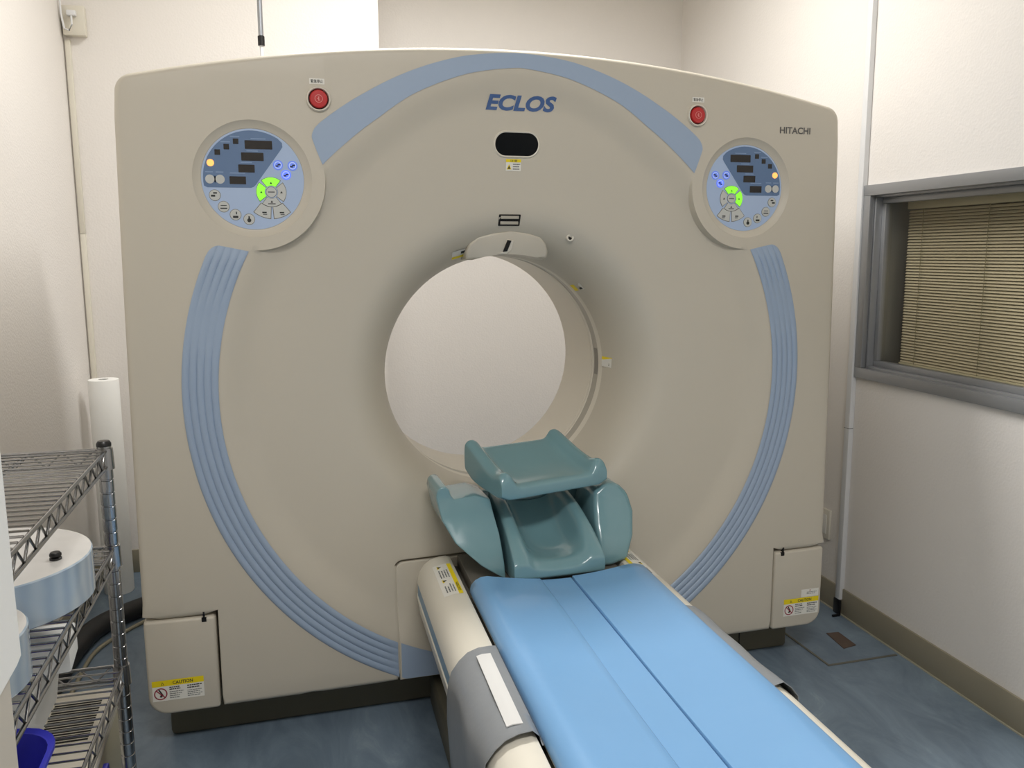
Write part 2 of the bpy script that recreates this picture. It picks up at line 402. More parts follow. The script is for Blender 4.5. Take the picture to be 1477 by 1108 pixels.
# ------------------------------------------------------------------ gantry
ZI = .982; BR = .346
def edge_r(a):    # a: angle from straight up, degrees, 0..180: rim of the dish
    return interp(abs(a), [(0, .838), (9.5, .829), (21, .810), (28, .792), (36, .781), (43, .775), (55, .783), (63, .795), (90, .799), (125, .804), (150, .81), (180, .815)])
def outer_r(a): return interp(abs(a), [(0, .876), (10, .874), (20, .867), (28, .861), (40, .858), (64, .885), (100, .889), (130, .897), (157, .905), (180, .905)])
BX, BZ, RB = .690, 1.521, .175
def face(x, z):
    dx, dz = x, z-ZI; r = hypot(dx, dz); a = math.degrees(atan2(abs(dx), dz)); rd = edge_r(a)
    y = 0
    if r < rd:
        d = rd-r; tt = d/(rd-BR)
        y = .017*sstep(d/.09)+.059*tt
        if r < BR+.13:
            s = min(1, (BR+.13-r)/.13); y += .200*(1-sqrt(max(0, 1-s*s*.985)))
    db = hypot(abs(x)-BX, z-BZ)
    if db < RB: y = 0
    elif db < RB+.004: y *= sstep((db-RB)/.004)
    return y
def top_z(x): return 1.8685-.104*(abs(x)/.95)**2.0
# body outline in the front plane
def outline(inset=0):
    W = 1.018; top = []
    zc_ = top_z(.98); R = .045
    right = []
    n = 26
    pts = []
    # lower edge between the doors, then door notch, side, corner, top (right half, from bottom centre going round)
    pts += [(.362, .14), (.44, .139), (.60, .138), (.74, .138), (.834, .138), (.834, .409), (.93, .409), (1.018, .409)]
    for z in (.6, .8, 1.0, 1.2, 1.4, 1.55, 1.66): pts.append((1.018-.020*(max(0, z-.4)/1.36)**1.5, z))
    cx = .996-R; cz = top_z(cx+R*cos(radians(77.7)))-R*sin(radians(77.7))
    for k in range(9):
        a = radians(4+k*(77.7-4)/8); pts.append((cx+R*cos(a), cz+R*sin(a)))
    x = cx-.012
    while x > .02: pts.append((x, top_z(x)-.0)); x -= .035
    left = [(-x, z) for x, z in pts[::-1]]
    return pts+left+[(-.362, .478), (-.362, .478)][:0]
OUT = outline()
# close along the docking panel notch: from (-.362,.14) up and over to (.362,.14)
NOTCH = []
for k in range(7):
    a = radians(180-90*k/6); NOTCH.append((-.362+.025+.025*cos(a), .478-.025+.025*sin(a)))
for x in (-.25, -.15, -.05, .05, .15, .25): NOTCH.append((x, .478))
for k in range(7):
    a = radians(90-90*k/6); NOTCH.append((.362-.025+.025*cos(a), .478-.025+.025*sin(a)))
OUT = OUT+[(-.362, .2), (-.362, .32)]+NOTCH+[(.362, .32), (.362, .2)]
def resample(poly, step):
    out = []
    for i, p in enumerate(poly):
        q = poly[(i+1) % len(poly)]; L = hypot(q[0]-p[0], q[1]-p[1]); n = max(1, int(L/step))
        for k in range(n): out.append((p[0]+(q[0]-p[0])*k/n, p[1]+(q[1]-p[1])*k/n))
    return out
def area(poly): return .5*sum(a[0]*b[1]-b[0]*a[1] for a, b in zip(poly, poly[1:]+poly[:1]))
def normals(poly):
    s = 1 if area(poly) > 0 else -1; N = []
    for i in range(len(poly)):
        a, b, c = poly[i-1], poly[i], poly[(i+1) % len(poly)]
        n = Vector((0, 0))
        for p, q in ((a, b), (b, c)):
            d = Vector((q[0]-p[0], q[1]-p[1]))
            if d.length > 1e-9: d.normalize(); n += Vector((d.y, -d.x))*s
        if n.length < 1e-6: n = Vector((0, 1))
        n.normalize(); N.append(n)
    return N
def face_patch(bm, poly, holes, extra, fy, rad, depth, skip=None):
    """front surface bounded by poly (already inset), displaced by fy, with a rounded rim going back to depth"""
    verts = []; edges = []; loops = []
    def add_loop(L):
        s = len(verts); verts.extend(Vector(p) for p in L); edges.extend((s+i, s+(i+1) % len(L)) for i in range(len(L))); loops.append((s, len(L)))
    add_loop(poly)
    for h in holes: add_loop(h)
    for L in extra[0]: add_loop(L)
    for p in extra[1]: verts.append(Vector(p))
    v, e, f, ov, oe, of = delaunay_2d_cdt(verts, edges, [], 0, 1e-5)
    keep = []
    for t in f:
        c = (sum(v[i].x for i in t)/len(t), sum(v[i].y for i in t)/len(t))
        if inside(c, poly) and not any(inside(c, h) for h in holes): keep.append(t)
    used = sorted({i for t in keep for i in t})
    V = {i: bm.verts.new((v[i].x, fy(v[i].x, v[i].y), v[i].y)) for i in used}
    for t in keep: bm.faces.new([V[i] for i in t])
    # rim
    inv = {}
    for i, src in enumerate(ov):
        for s in src: inv[s] = i
    N = normals(poly); prev = [V[inv[i]] for i in range(len(poly))]; base = [fy(*p) for p in poly]
    rd = rad if callable(rad) else (lambda x, z: rad)
    n = len(poly)
    for k in range(1, 6):
        if k < 5:
            a = radians(90*k/4)
            ring = [bm.verts.new((p[0]+N[i].x*rd(*p)*sin(a), base[i]+rd(*p)*(1-cos(a)), p[1]+N[i].y*rd(*p)*sin(a))) for i, p in enumerate(poly)]
        else:
            ring = [bm.verts.new((q.co.x, depth, q.co.z)) for q in prev]
        for i in range(n): bm.faces.new((prev[i], prev[(i+1) % n], ring[(i+1) % n], ring[i]))
        prev = ring
def rim_r(x, z):
    if z < .15: return .012
    if (abs(abs(x)-.834) < .004 and z < .412) or (abs(x) > .82 and abs(z-.409) < .003): return .003
    if abs(x) <= .364 and z < .482: return .003
    return .016
def inset(poly, rf):
    N = normals(poly); return [(p[0]-N[i].x*rf(*p), p[1]-N[i].y*rf(*p)) for i, p in enumerate(poly)]
OUTS = resample(OUT, .03)
OUTI = inset(OUTS, rim_r)
gan = thing('ct_scanner', 'large beige ring shaped scanner with blue bands and round central bore', 'scanner')
pts = []
for k, r in enumerate([BR+.002, BR+.005, BR+.010, BR+.017, BR+.026, BR+.036, BR+.048, BR+.06, BR+.074, BR+.09, BR+.108, BR+.128, .50, .53, .56, .59, .62, .65]):
    for j in range(160):
        a = 2*pi*(j+.5*(k % 2))/160; pts.append((r*sin(a), ZI+r*cos(a)))
for k in range(16):
    for j in range(200):
        a = 2*pi*(j+.5*(k % 2))/200; r = edge_r(math.degrees(a if a < pi else 2*pi-a))+.004-k*.0098; pts.append((r*sin(a), ZI+r*cos(a)))
gx = -1.0
while gx < 1.0:
    gz = .15
    while gz < 1.86:
        if hypot(gx, gz-ZI) > .87: pts.append((gx, gz))
        gz += .045
    gx += .045
bore = [(BR*sin(2*pi*j/160), ZI+BR*cos(2*pi*j/160)) for j in range(160)]
dials = [circ(s*BX, BZ, .143, 64) for s in (-1, 1)]
bossL = []
for s in (-1, 1):
    for R in (RB, RB+.004): bossL.append(circ(s*BX, BZ, R, 110))
def okpt(p):
    for s in (-1, 1):
        d = hypot(p[0]-s*BX, p[1]-BZ)
        if d < .150 or abs(d-RB-.002) < .0075: return False
    return inside(p, OUTI) and min((p[0]-q[0])**2+(p[1]-q[1])**2 for q in OUTI) > 4e-5
pts = [p for p in pts if okpt(p)]
bm = bmesh.new()
bossL = [[p for p in L] for L in bossL]
face_patch(bm, OUTI, [bore]+dials, (bossL, pts), face, rim_r, .262)
for s in (-1, 1):      # recessed bevel round each control panel
    lathe(bm, [(.143, 0), (.1425, .0006), (.127, .0105), (.1245, .0112), (.1235, .0125), (.02, .0125)], 64, s*BX, 0, BZ, 'y')
bmesh.ops.remove_doubles(bm, verts=bm.verts, dist=2e-5)
front = obj('front_cover', bm, M['shell'], gan, 32)
# body behind
full = [(1.014, .16), (1.018, .4)]+[p for p in OUT if p[1] > .409 and not (abs(p[0]) < .4 and p[1] < .6)]+[(-1.018, .4), (-1.014, .16)]
bm = bmesh.new()
hole = [(.352*sin(2*pi*j/96), ZI+.352*cos(2*pi*j/96)) for j in range(96)]
for yy in (.263, .85):
    hh = hole if yy < .5 else [(x*1.25, ZI+(z-ZI)*1.25) for x, z in hole]
    vv = [Vector(p) for p in full]+[Vector(p) for p in hh]; nf = len(full)
    ee = [(i, (i+1) % nf) for i in range(nf)]+[(nf+i, nf+(i+1) % 96) for i in range(96)]
    v, e, f, *_ = delaunay_2d_cdt(vv, ee, [], 0, 1e-5)
    V = [bm.verts.new((p.x, yy, p.y)) for p in v]
    for tt in f:
        c = (sum(v[i].x for i in tt)/3, sum(v[i].y for i in tt)/3)
        if inside(c, full) and not inside(c, hh): bm.faces.new([V[i] for i in tt])
A = [bm.verts.new((x, .263, z)) for x, z in full]; B = [bm.verts.new((x, .85, z)) for x, z in full]
for i in range(len(full)): bm.faces.new((A[i], A[(i+1) % len(full)], B[(i+1) % len(full)], B[i]))
obj('rear_housing', bm, M['shell'], gan, 30)
# bore
def bore_ring(name, m, prof):
    bm = bmesh.new(); lathe(bm, prof, 160, 0, 0, ZI, 'y'); return obj(name, bm, m, gan, 30)
yb = face(0, ZI-BR-.0001)
bore_ring('bore_rim', M['shell2'], [(.3475, yb-.004), (.3462, yb+.002), (.3462, yb+.004), (.3475, yb+.006), (.3462, yb+.009), (.3455, yb+.034), (.349, yb+.036)])
bore_ring('bore_window_ring', M['ringgrey'], [(.3482, yb+.034), (.3482, yb+.082)])
bm = bmesh.new()
for k in range(13):
    a = radians(82+k*14/12)
    if k: 
        bm.faces.new([bm.verts.new(q) for q in ((.3476*sin(pa), yb+.042, ZI+.3476*cos(pa)), (.3476*sin(a), yb+.042, ZI+.3476*cos(a)), (.3476*sin(a), yb+.072, ZI+.3476*cos(a)), (.3476*sin(pa), yb+.072, ZI+.3476*cos(pa)))])
    pa = a
obj('bore_slot', bm, M['ringslot'], gan, 60)
bore_ring('bore_liner', M['shell2'], [(.349, yb+.080), (.3462, yb+.082), (.3465, yb+.098), (.349, yb+.100), (.349, yb+.104), (.3475, yb+.106), (.3535, .625), (.356, .632), (.44, .85)])
# bands
def band(name, m, a0o, a0i, a1o, a1i, grooves, clip=None, gap=.0):
    bm = bmesh.new(); na, nr = 90, 51
    rows = []
    for j in range(nr):
        t = j/(nr-1); row = []
        a0 = a0i+(a0o-a0i)*t; a1 = a1i+(a1o-a1i)*t
        for i in range(na+1):
            s = i/na; a = a0+(a1-a0)*s
            ri, ro = edge_r(a)+.001, outer_r(a)
            # rounded upper outer corner
            r = ri+(ro-ri)*t
            if t > .76:
                c = 2.1*(1-sqrt(max(0, 1-((t-.76)/.24)**2)))
                sg = 1 if a1 > a0 else -1
                if s < .12: a += sg*c*(1-s/.12)
                if s > .88 and not grooves: a -= sg*c*((s-.88)/.12)
            x, z = r*sin(radians(a)), ZI+r*cos(radians(a))
            if clip: z = max(z, clip)
            g = 0
            if grooves:
                amp = .0042*sstep(min(s, 1-s)/.03)
                amp *= 1-.85*math.exp(-((abs(a)-77)/5.5)**2)
                g = amp*(abs(sin(pi*5*t))**.7 if .001 < t < .999 else 0)
            row.append(bm.verts.new((x, face(x, z)-.0012-g, z)))
        rows.append(row)
    for A, B in zip(rows, rows[1:]):
        for i in range(na): bm.faces.new((A[i], A[i+1], B[i+1], B[i]))
    for f in bm.faces:
        if f.normal.y > 0: f.normal_flip()
    bm.normal_update()
    return obj(name, bm, m, gan, 60, recalc=True)
band('upper_band', M['band'], -39.8, -42, 39.8, 42, False)
band('lower_band', M['band'], -64.6, -63, -156.6, -153.6, True)
band('lower_band', M['band'], 64.6, 63, 156.6, 153.6, True)
# docking panel with its own stretch of band
PP = [(-.357, .14)]+[(-.357+.022+.022*cos(radians(180-90*k/6)), .472-.022+.022*sin(radians(180-90*k/6))) for k in range(7)]
PP += [(-x, z) for x, z in PP[::-1]]
PPi = inset(resample(PP, .03), lambda x, z: .004)
pp = [(x*.03+.0, z*.03+.01) for x in range(-12, 13) for z in range(5, 16)]
pp = [p for p in pp if inside(p, PPi) and min((p[0]-q[0])**2+(p[1]-q[1])**2 for q in PPi) > 6e-5]
bm = bmesh.new(); face_patch(bm, PPi, [], ([], pp), face, .004, .26); dp = obj('docking_panel', bm, M['shell'], gan, 32)
bb = bmesh.new(); rows = []
for j in range(9):
    row = []
    for i in range(61):
        x = -.352+.704*i/60; a = math.degrees(math.asin(x/.81)); zi = ZI-sqrt(edge_r(180-abs(a))**2-x*x); zo = max(.143, ZI-sqrt(.905**2-x*x)); z = zi+(zo-zi)*j/8
        row.append(bb.verts.new((x, face(x, z)-.0012, z)))
    rows.append(row)
for A, B in zip(rows, rows[1:]):
    for i in range(60): bb.faces.new((A[i], A[i+1], B[i+1], B[i]))
obj('flat_band', bb, M['band'], dp, 60)
# access doors
for s in (-1, 1):
    x0, x1 = (.840, 1.018)
    pts_ = [(x0, .134), (x1-.05, .134)]+[(x1-.05+.05*cos(radians(-90+90*k/6)), .184+.05*sin(radians(-90+90*k/6))) for k in range(1, 7)]+[(x1, .396), (x0, .393)]
    pts_ = [(s*x, z) for x, z in pts_]
    if s < 0: pts_ = pts_[::-1]
    bm = bmesh.new(); prism(bm, pts_, 'y', .0, .255, bev=.009, seg=4)
    d = obj('access_door', bm, M['shell'], gan, 40)
    bm = bmesh.new(); xx = s*.868
    box(bm, xx-.007, xx+.005, -.001, .02, .381, .392); box(bm, xx-.001 if s > 0 else xx-.003, xx+.003 if s > 0 else xx+.001, -.001, .02, .39, .408)
    obj('latch', bm, M['black'], d)
    D = Decal(lambda u, v, l, cx=s*.943: (cx+u, -.0008-.0004*l, .203+v))
    D.rect(-.064, .064, -.028, .028, M['white']); D.rect(-.064, .064, .0125, .029, M['yellow'], 1)
    D.text('CAUTION', .012, .0205, .05, .009, M['icon'], 2, off=.02)
    D.poly([(-.043, .0165), (-.034, .0165), (-.0385, .025)], M['icon'], 2); D.poly([(-.0412, .0176), (-.0358, .0176), (-.0385, .0226)], M['yellow'], 3)
    D.ring(-.044, -.008, .0135, .0165, M['redprint'], 1)
    D.poly([(-.0555, .0015), (-.0535, .0035), (-.0325, -.0175), (-.0345, -.0195)], M['redprint'], 2)
    D.poly([(-.05, .004), (-.046, .0045), (-.037, -.012), (-.043, -.018), (-.047, -.016), (-.043, -.008)], M['icon'], 1)
    D.lines(-.022, .016, .000, .0105, 2, M['icon'], 1, .55); D.lines(-.022, .014, -.024, -.002, 4, M['print'], 1, .4)
    D.lines(.022, .060, -.002, .0105, 2, M['icon'], 1, .5); D.lines(.022, .060, -.024, -.004, 4, M['print'], 1, .4)
    D.done('caution_label', d)
    if s > 0:
        D = Decal(lambda u, v, l: (.974+u, -.0008-.0004*l, .245+v)); D.rect(-.032, .032, -.012, .014, M['white'])
        D.lines(-.012, .028, -.004, .006, 2, M['print'], 1, .4); D.poly([(-.003, .008), (.003, .008), (0, .013)], M['redprint'], 1); D.done('rating_label', d)
# plinth
bm = bmesh.new(); box(bm, -.985, .985, .13, .84, 0, .15, bev=.012); obj('plinth', bm, M['plinth'], gan)
bxo('plinth_joint', M['hole'], gan, .80, .803, .128, .14, .002, .14)
# lettering and small fittings on the front
fm = lambda u, v, l: (u, face(u, v)-.0010-.0005*l, v)
D = Decal(fm); D.text('ECLOS', .012, 1.735, .197, .040, M['logo'], 0, shear=.22, off=.04); D.done('model_lettering', gan)
D = Decal(fm); D.text('HITACHI', .844, 1.688, .102, .019, M['logogrey'], 0, off=.022); D.done('maker_lettering', gan)
def drape(name, outline2, m, lift, back, parent, bev=0):
    bm = bmesh.new(); cy = min(face(*p) for p in outline2)
    A = [bm.verts.new((x, face(x, z)-lift, z)) for x, z in outline2]; B = [bm.verts.new((x, face(x, z)+back, z)) for x, z in outline2]
    bm.faces.new(A); n = len(A)
    for i in range(n): bm.faces.new((A[i], A[(i+1) % n], B[(i+1) % n], B[i]))
    return obj(name, bm, m, parent, 30)
ow = drape('laser_window', rrect(.003, 1.629, .124, .0625, .031, 10), M['ovalglass'], .0025, .002, gan)
bm = bmesh.new(); i1 = rrect(.003, 1.629, .122, .0605, .030, 10); o1 = rrect(.003, 1.629, .134, .0725, .036, 10)
n = len(i1); la = [[bm.verts.new((x, face(x, z)-dy, z)) for x, z in L] for L, dy in ((o1, .0002), ([((a[0]+b[0])/2, (a[1]+b[1])/2) for a, b in zip(i1, o1)], .0042), (i1, .0028))]
for A, B in zip(la, la[1:]):
    for i in range(n): bm.faces.new((A[i], A[(i+1) % n], B[(i+1) % n], B[i]))
obj('window_rim', bm, M['shell2'], ow, 60)
D = Decal(fm); D.rect(-.026, .017, 1.559, 1.590, M['white']); D.rect(-.026, .017, 1.582, 1.590, M['yellow'], 1)
D.text('注意', -.004, 1.586, .02, .006, M['icon'], 2); D.poly([(-.024, 1.563), (-.010, 1.563), (-.017, 1.577)], M['yellow'], 1); D.poly([(-.021, 1.5645), (-.013, 1.5645), (-.017, 1.573)], M['icon'], 2)
D.lines(-.006, .015, 1.561, 1.580, 3, M['print'], 1, .4); D.done('laser_label', gan)
vt = drape('vent_recess', rrect(-.010, 1.427, .063, .031, .002, 2), M['hole'], .001, .004, gan)
for dz in (.0075, -.0075):
    z = 1.427+dz; y = face(-.01, z); bxo('louvre', M['ringgrey'], vt, -.036, .016, y-.004, y, z-.0042, z+.0042, bev=.001)
y = face(.172, 1.379); bm = bmesh.new(); lathe(bm, [(.0115, y+.004), (.0112, y-.002), (.0095, y-.004), (.0065, y-.0035), (.006, y+.001)], 32, .172, 0, 1.379, 'y'); sh = obj('sensor_ring', bm, M['shell2'], gan)
bm = bmesh.new(); lathe(bm, [(.0065, y-.001), (.0001, y-.001)], 24, .172, 0, 1.379, 'y'); obj('sensor_hole', bm, M['hole'], sh)
# hood at the top of the bore
hp = [(-.124, 1.318), (-.126, 1.340), (-.118, 1.362), (-.095, 1.383), (-.05, 1.394), (0, 1.397), (.05, 1.394), (.090, 1.383), (.110, 1.362), (.118, 1.340), (.117, 1.322)]
bot = [(x, ZI+sqrt((BR+.005)**2-x*x)) for x in [.105-.0175*k for k in range(13)]]
hp2 = hp+bot
bm = bmesh.new()
A = [bm.verts.new((x, .088+(1.40-z)*.36, z)) for x, z in hp2]; B = [bm.verts.new((x, .30 if z < 1.345 else .2, z)) for x, z in hp2]
bm.faces.new(A); n = len(A)
for i in range(n): bm.faces.new((A[i], A[(i+1) % n], B[(i+1) % n], B[i]))
es = [e for e in bm.edges if e.verts[0] in A and e.verts[1] in A]
bmesh.ops.bevel(bm, geom=es, offset=.010, segments=4, affect='EDGES', profile=.5)
hood = obj('sensor_hood', bm, M['shell'], gan, 50)
hy = lambda z: .088+(1.40-z)*.36
bm = bmesh.new(); prism(bm, [(-.036, 1.334), (-.008, 1.334), (.005, 1.345), (.010, 1.371), (-.010, 1.376), (-.016, 1.340)], 'y', 0, .004, bev=.0015)
for v in bm.verts: v.co.y += hy(v.co.z)-.003
hs = obj('slot_bezel', bm, M['shell2'], hood)
bm = bmesh.new(); prism(bm, [(-.019, 1.340), (-.007, 1.341), (.003, 1.371), (-.009, 1.373)], 'y', 0, .003)
for v in bm.verts: v.co.y += hy(v.co.z)-.0048
obj('slot', bm, M['hole'], hs)
# small stickers at the bore
for (cx, cz, w, h, rot) in ((-.140, 1.334, .046, .022, .25), (.3490, .995, .011, .032, 0), (.247, 1.232, .026, .012, -.78)):
    D = Decal(lambda u, v, l: (cx+u*cos(rot)-v*sin(rot), face(cx+u*cos(rot)-v*sin(rot), cz+u*sin(rot)+v*cos(rot))-.0025-.0005*l, cz+u*sin(rot)+v*cos(rot)))
    D.rect(-w/2, w/2, -h/2, h/2, M['white'])
    if h > w: D.rect(-w/2, w/2, h*.2, h/2, M['yellow'], 1); D.rect(-w*.3, w*.25, -h*.35, -h*.1, M['icon'], 1)
    else: D.rect(-w/2, w/2, -h/2, -h*.2, M['yellow'], 1); D.rect(w*.1, w*.4, 0, h*.3, M['icon'], 1)
    D.done('bore_sticker', gan)
# emergency stops
for s in (-1, 1):
    bx_, bz_ = s*.524, 1.719
    bm = bmesh.new(); lathe(bm, [(.0305, .0), (.0303, -.006), (.0285, -.0085), (.0262, -.0078), (.0248, -.003), (.0245, .0)], 48, bx_, 0, bz_, 'y'); bz = obj('stop_bezel', bm, M['shell2'], gan, 50)
    bm = bmesh.new(); lathe(bm, [(.0246, .0005), (.0218, .0004)], 48, bx_, -.001, bz_, 'y'); obj('shadow_gap', bm, M['hole'], bz)
    bm = bmesh.new(); lathe(bm, [(.0222, 0), (.0222, -.006), (.020, -.0088), (.0001, -.0092)], 48, bx_, 0, bz_, 'y'); cap = obj('stop_button', bm, M['red'], bz, 50)
    D = Decal(lambda u, v, l, cx=bx_: (cx+u, -.0098-.0004*l, bz_+v)); D.ring(0, 0, .0085, .0098, M['redpale']); D.rect(-.0012, .0012, -.005, .005, M['redpale']); D.rect(-.004, 0, -.001, .0006, M['redpale'], 1); D.rect(.0, .004, -.004, -.0028, M['redpale'], 1); D.done('stop_symbol', cap)
    D = Decal(lambda u, v, l, cx=s*.5265: (cx+u, -.0008-.0004*l, 1.762+v)); D.rect(-.0185, .0185, -.0068, .0068, M['white']); D.text('緊急停止', 0, 0, .030, .0088, M['icon'], 1, off=.01); D.done('stop_label', gan)
# control panels
k_ = .123/272
def panel(s):
    cxp = s*BX
    def mp(u, v): return (cxp+(-s)*(u-827)*k_, BZ-(v-730)*k_)
    def flat(pts, name, m, parent, lift, smooth=30, th=None):
        bm = bmesh.new(); L = [mp(*p) for p in pts]; y0 = .0115-lift
        A = [bm.verts.new((x, y0, z)) for x, z in L]; B = [bm.verts.new((x, .0122, z)) for x, z in L]
        bm.faces.new(A); n = len(A)
        for i in range(n): bm.faces.new((A[i], A[(i+1) % n], B[(i+1) % n], B[i]))
        return obj(name, bm, m, parent, smooth)
    cp = flat(circ(827, 730, 272, 72), 'control_panel', M['panelblue'], gan, 0)
    fld = [(827+262*cos(radians(a)), 730+262*sin(radians(a))) for a in range(172, 307, 5)]+[(988, 530), (990, 552), (980, 568), (840, 758), (828, 770), (812, 776), (585, 776), (572, 770)]
    D = Decal(lambda a, b, l: (mp(a, b)[0], .0115-.0004-.0003*l, mp(a, b)[1])); D.poly(fld, M['fieldblue'])
    for (u, v, w) in ((863, 512, 80), (828, 578, 60), (794, 640, 60), (745, 698, 80), (598, 694, 40), (652, 694, 40), (740, 503, 50), (690, 533, 50)): D.rect(u-w/2, u+w/2, v-3, v+2, M['fieldprint'], 1)
    D.done('display_field', cp)
    for (u, v, w, h) in ((863, 544, 145, 46), (828, 608, 118, 44), (794, 672, 86, 42), (745, 736, 86, 42)):
        flat(rrect(u, v, w, h, 3, 3), 'display', M['display'], cp, .0009)
    for (u, v) in ((744, 528), (694, 558), (646, 588)): flat(rrect(u, v, 29, 29, 2, 2), 'small_display', M['display'], cp, .0009)
    flat(circ(607, 645, 19, 24), 'amber_lamp', M['glowamber'], cp, .0014)
    for u in (600, 653):
        q = flat(circ(u, 732, 33, 28), 'key_ring', M['fieldblue'], cp, .0008); flat(circ(u, 732, 24, 28), 'grey_key', M['btn'], cp, .002)
    for i, (u, v) in enumerate(((962, 650), (1040, 652), (1003, 702))):
        b_ = flat(circ(u, v, 27, 28), 'lit_blue_key', M['glowblue2' if i == 2 else 'glowblue'], cp, .001)
        D = Decal(lambda a, b, l, u=u, v=v: (mp(u+a, v+b)[0], .0115-.0014-.0004*l, mp(u+a, v+b)[1])); D.ring(0, 0, 15, 20, M['glowdot']); D.rect(-14, 2, 2, 9, M['icon'], 1); D.rect(-2, 14, -6, 1, M['icon'], 1); D.done('key_icon', b_)
    cu, cv = 920, 797
    def key(name, m, pts, iu, iv, ic):
        q = flat(pts, name, m, cp, .0016)
        D = Decal(lambda a, b, l: (mp(iu+a, iv+b)[0], .0115-.0021-.0004*l, mp(iu+a, iv+b)[1])); ic(D); D.done('key_icon', q)
        rim = [(sum(p[0] for p in pts)/len(pts)+(p[0]-sum(a[0] for a in pts)/len(pts))*1.10, sum(p[1] for p in pts)/len(pts)+(p[1]-sum(a[1] for a in pts)/len(pts))*1.10) for p in pts]
        flat(rim, 'key_outline', M['ringslot'], cp, .0003)
    tri = lambda D: D.poly([(-7, 6), (7, 6), (0, -6)], M['icon'])
    key('arrow_key', M['glowgreen'], sector(cu, cv, 36, 79, -128, -52), cu, cv-50, tri)
    key('arrow_key', M['glowgreen'], sector(cu, cv, 36, 79, 142, 218), cu-54, cv, tri)
    key('arrow_key', M['btn'], sector(cu, cv, 36, 79, -38, 38), cu+54, cv, tri)
    key('arrow_key', M['btn'], sector(cu, cv, 36, 79, 52, 128), cu, cv+52, lambda D: (tri(D), D.rect(-20, 20, 9, 15, M['print'])))
    key('home_key', M['btn'], circ(cu, cv, 27, 28), cu, cv, lambda D: D.rect(-18, 18, -3, 3, M['print']))
    key('sector_key', M['btn'], sector(cu, cv-6, 88, 150, 94, 130), cu-40, cv+112, lambda D: (D.rect(-14, 10, -4, 3, M['icon']), D.rect(-10, 12, 7, 13, M['print'])))
    key('sector_key', M['btn'], sector(cu, cv-6, 88, 150, 50, 86), cu+54, cv+112, lambda D: (D.rect(-14, 10, -4, 3, M['icon']), D.rect(-10, 12, 7, 13, M['print'])))
    for i, (u, v) in enumerate(((621, 818), (664, 879), (724, 922), (795, 946))):
        key('round_key', M['btn'], circ(u, v, 28, 28), u, v, [lambda D: (D.rect(-20, 2, -2, 8, M['icon']), D.rect(-8, 12, -16, -8, M['icon'])), lambda D: (D.rect(-16, 16, -8, -4, M['icon']), D.rect(-18, 18, 6, 12, M['icon'])), lambda D: (D.rect(-14, 14, 6, 18, M['icon']), D.rect(2, 8, -16, -2, M['icon'])), lambda D: (D.poly(circ(0, 6, 11, 12), M['icon']), D.rect(-4, 4, -16, -2, M['icon']))][i])
panel(-1); panel(1)

# ------------------------------------------------------------------ patient table (its own frame)
TR = -.040; TX = .014
tab = thing('patient_table', 'long beige patient table with blue side stripe leading to the scanner bore', 'table', (TX, 0, 0), (0, 0, TR))
Y0, Y1 = .016, -1.95
def loft_y(bm, sec, ys, mi=0, shrink=None):
    rings = []
    for y in ys:
        ring = []
        for x, z in sec:
            ring.append(bm.verts.new((x, y, z)) if not shrink else bm.verts.new((*shrink(x, y, z),)))
        rings.append(ring)
    n = len(sec)
    for A, B in zip(rings, rings[1:]):
        for i in range(n): bm.faces.new((A[i], A[(i+1) % n], B[(i+1) % n], B[i])).material_index = mi
    bm.faces.new(rings[0]); bm.faces.new(rings[-1][::-1])
for s in (-1, 1):
    sec = [(.222, .40), (.222, .488), (.226, .497), (.236, .501), (.262, .500), (.284, .494), (.302, .481), (.314, .462), (.319, .442), (.320, .436), (.316, .434), (.316, .396), (.321, .394), (.320, .385), (.314, .345), (.300, .325), (.222, .325)]
    def shr(x, y, z):
        d = max(0, y-(Y0-.06))/.06; k = 1-sqrt(max(0, 1-d*d)); return (s*(x-.05*k*(x > .25)), y, z-(.03*k if z > .42 else -.03*k))
    bm = bmesh.new(); loft_y(bm, sec, [Y0, Y0-.004, Y0-.012, Y0-.025, Y0-.04, Y0-.06, -.3, -.8, -1.4, Y1], shrink=shr)
    ro = obj('side_rail', bm, M['rail'], tab, 40)
    bxo('blue_stripe', M['stripe'], ro, *(sorted((s*.3162, s*.3185))), Y1+.01, -.04, .398, .432)
    # warning label lying on the rail
    def lm(u, v, l):
        X = .244+v*.9; zt = interp(X, [(.236, .501), (.262, .500), (.284, .494), (.302, .481), (.314, .462)])
        return (s*X, -.195+u, zt+.0008+.0004*l)
    D = Decal(lm)
    for i in range(5):
        D.rect(-.105, .105, .000+.009*i, .009+.009*i, M['white'])
    D.rect(-.105, .105, -.009, .003, M['yellow'], 1)
    D.text('CAUTION', -.06, -.003, .055, .0075, M['icon'], 2, off=.02)
    for u in (.085, -.012):
        D.poly([(u-.010, .034), (u+.010, .034), (u, .014)], M['yellow'], 1); D.poly([(u-.006, .032), (u+.006, .032), (u, .021)], M['icon'], 2)
        D.lines(u-.075, u-.02, .006, .036, 4, M['print'], 1, .45)
    D.done('warning_label', ro)
bm = bmesh.new(); prism(bm, [(-.221, .40), (.221, .40), (.221, .455), (-.221, .455)], 'y', Y1+.02, Y0-.01); obj('cradle_bed', bm, M['trough'], tab)
bxo('dock_plate', M['trough'], tab, -.20, .212, -.254, Y0-.012, .4551, .490, bev=.003)
bm = bmesh.new()
sec = [(-.208, .470), (-.20, .463), (0, .457), (.20, .463), (.219, .470), (.219, .4825), (-.208, .4825)]
loft_y(bm, sec, [-.255, -.8, Y1+.02]); obj('tabletop', bm, M['tabletop'], tab, 40)
bm = bmesh.new(); box(bm, -.19, .19, -1.55, -.01, .11, .40, bev=.02); obj('pedestal', bm, M['rail'], tab)
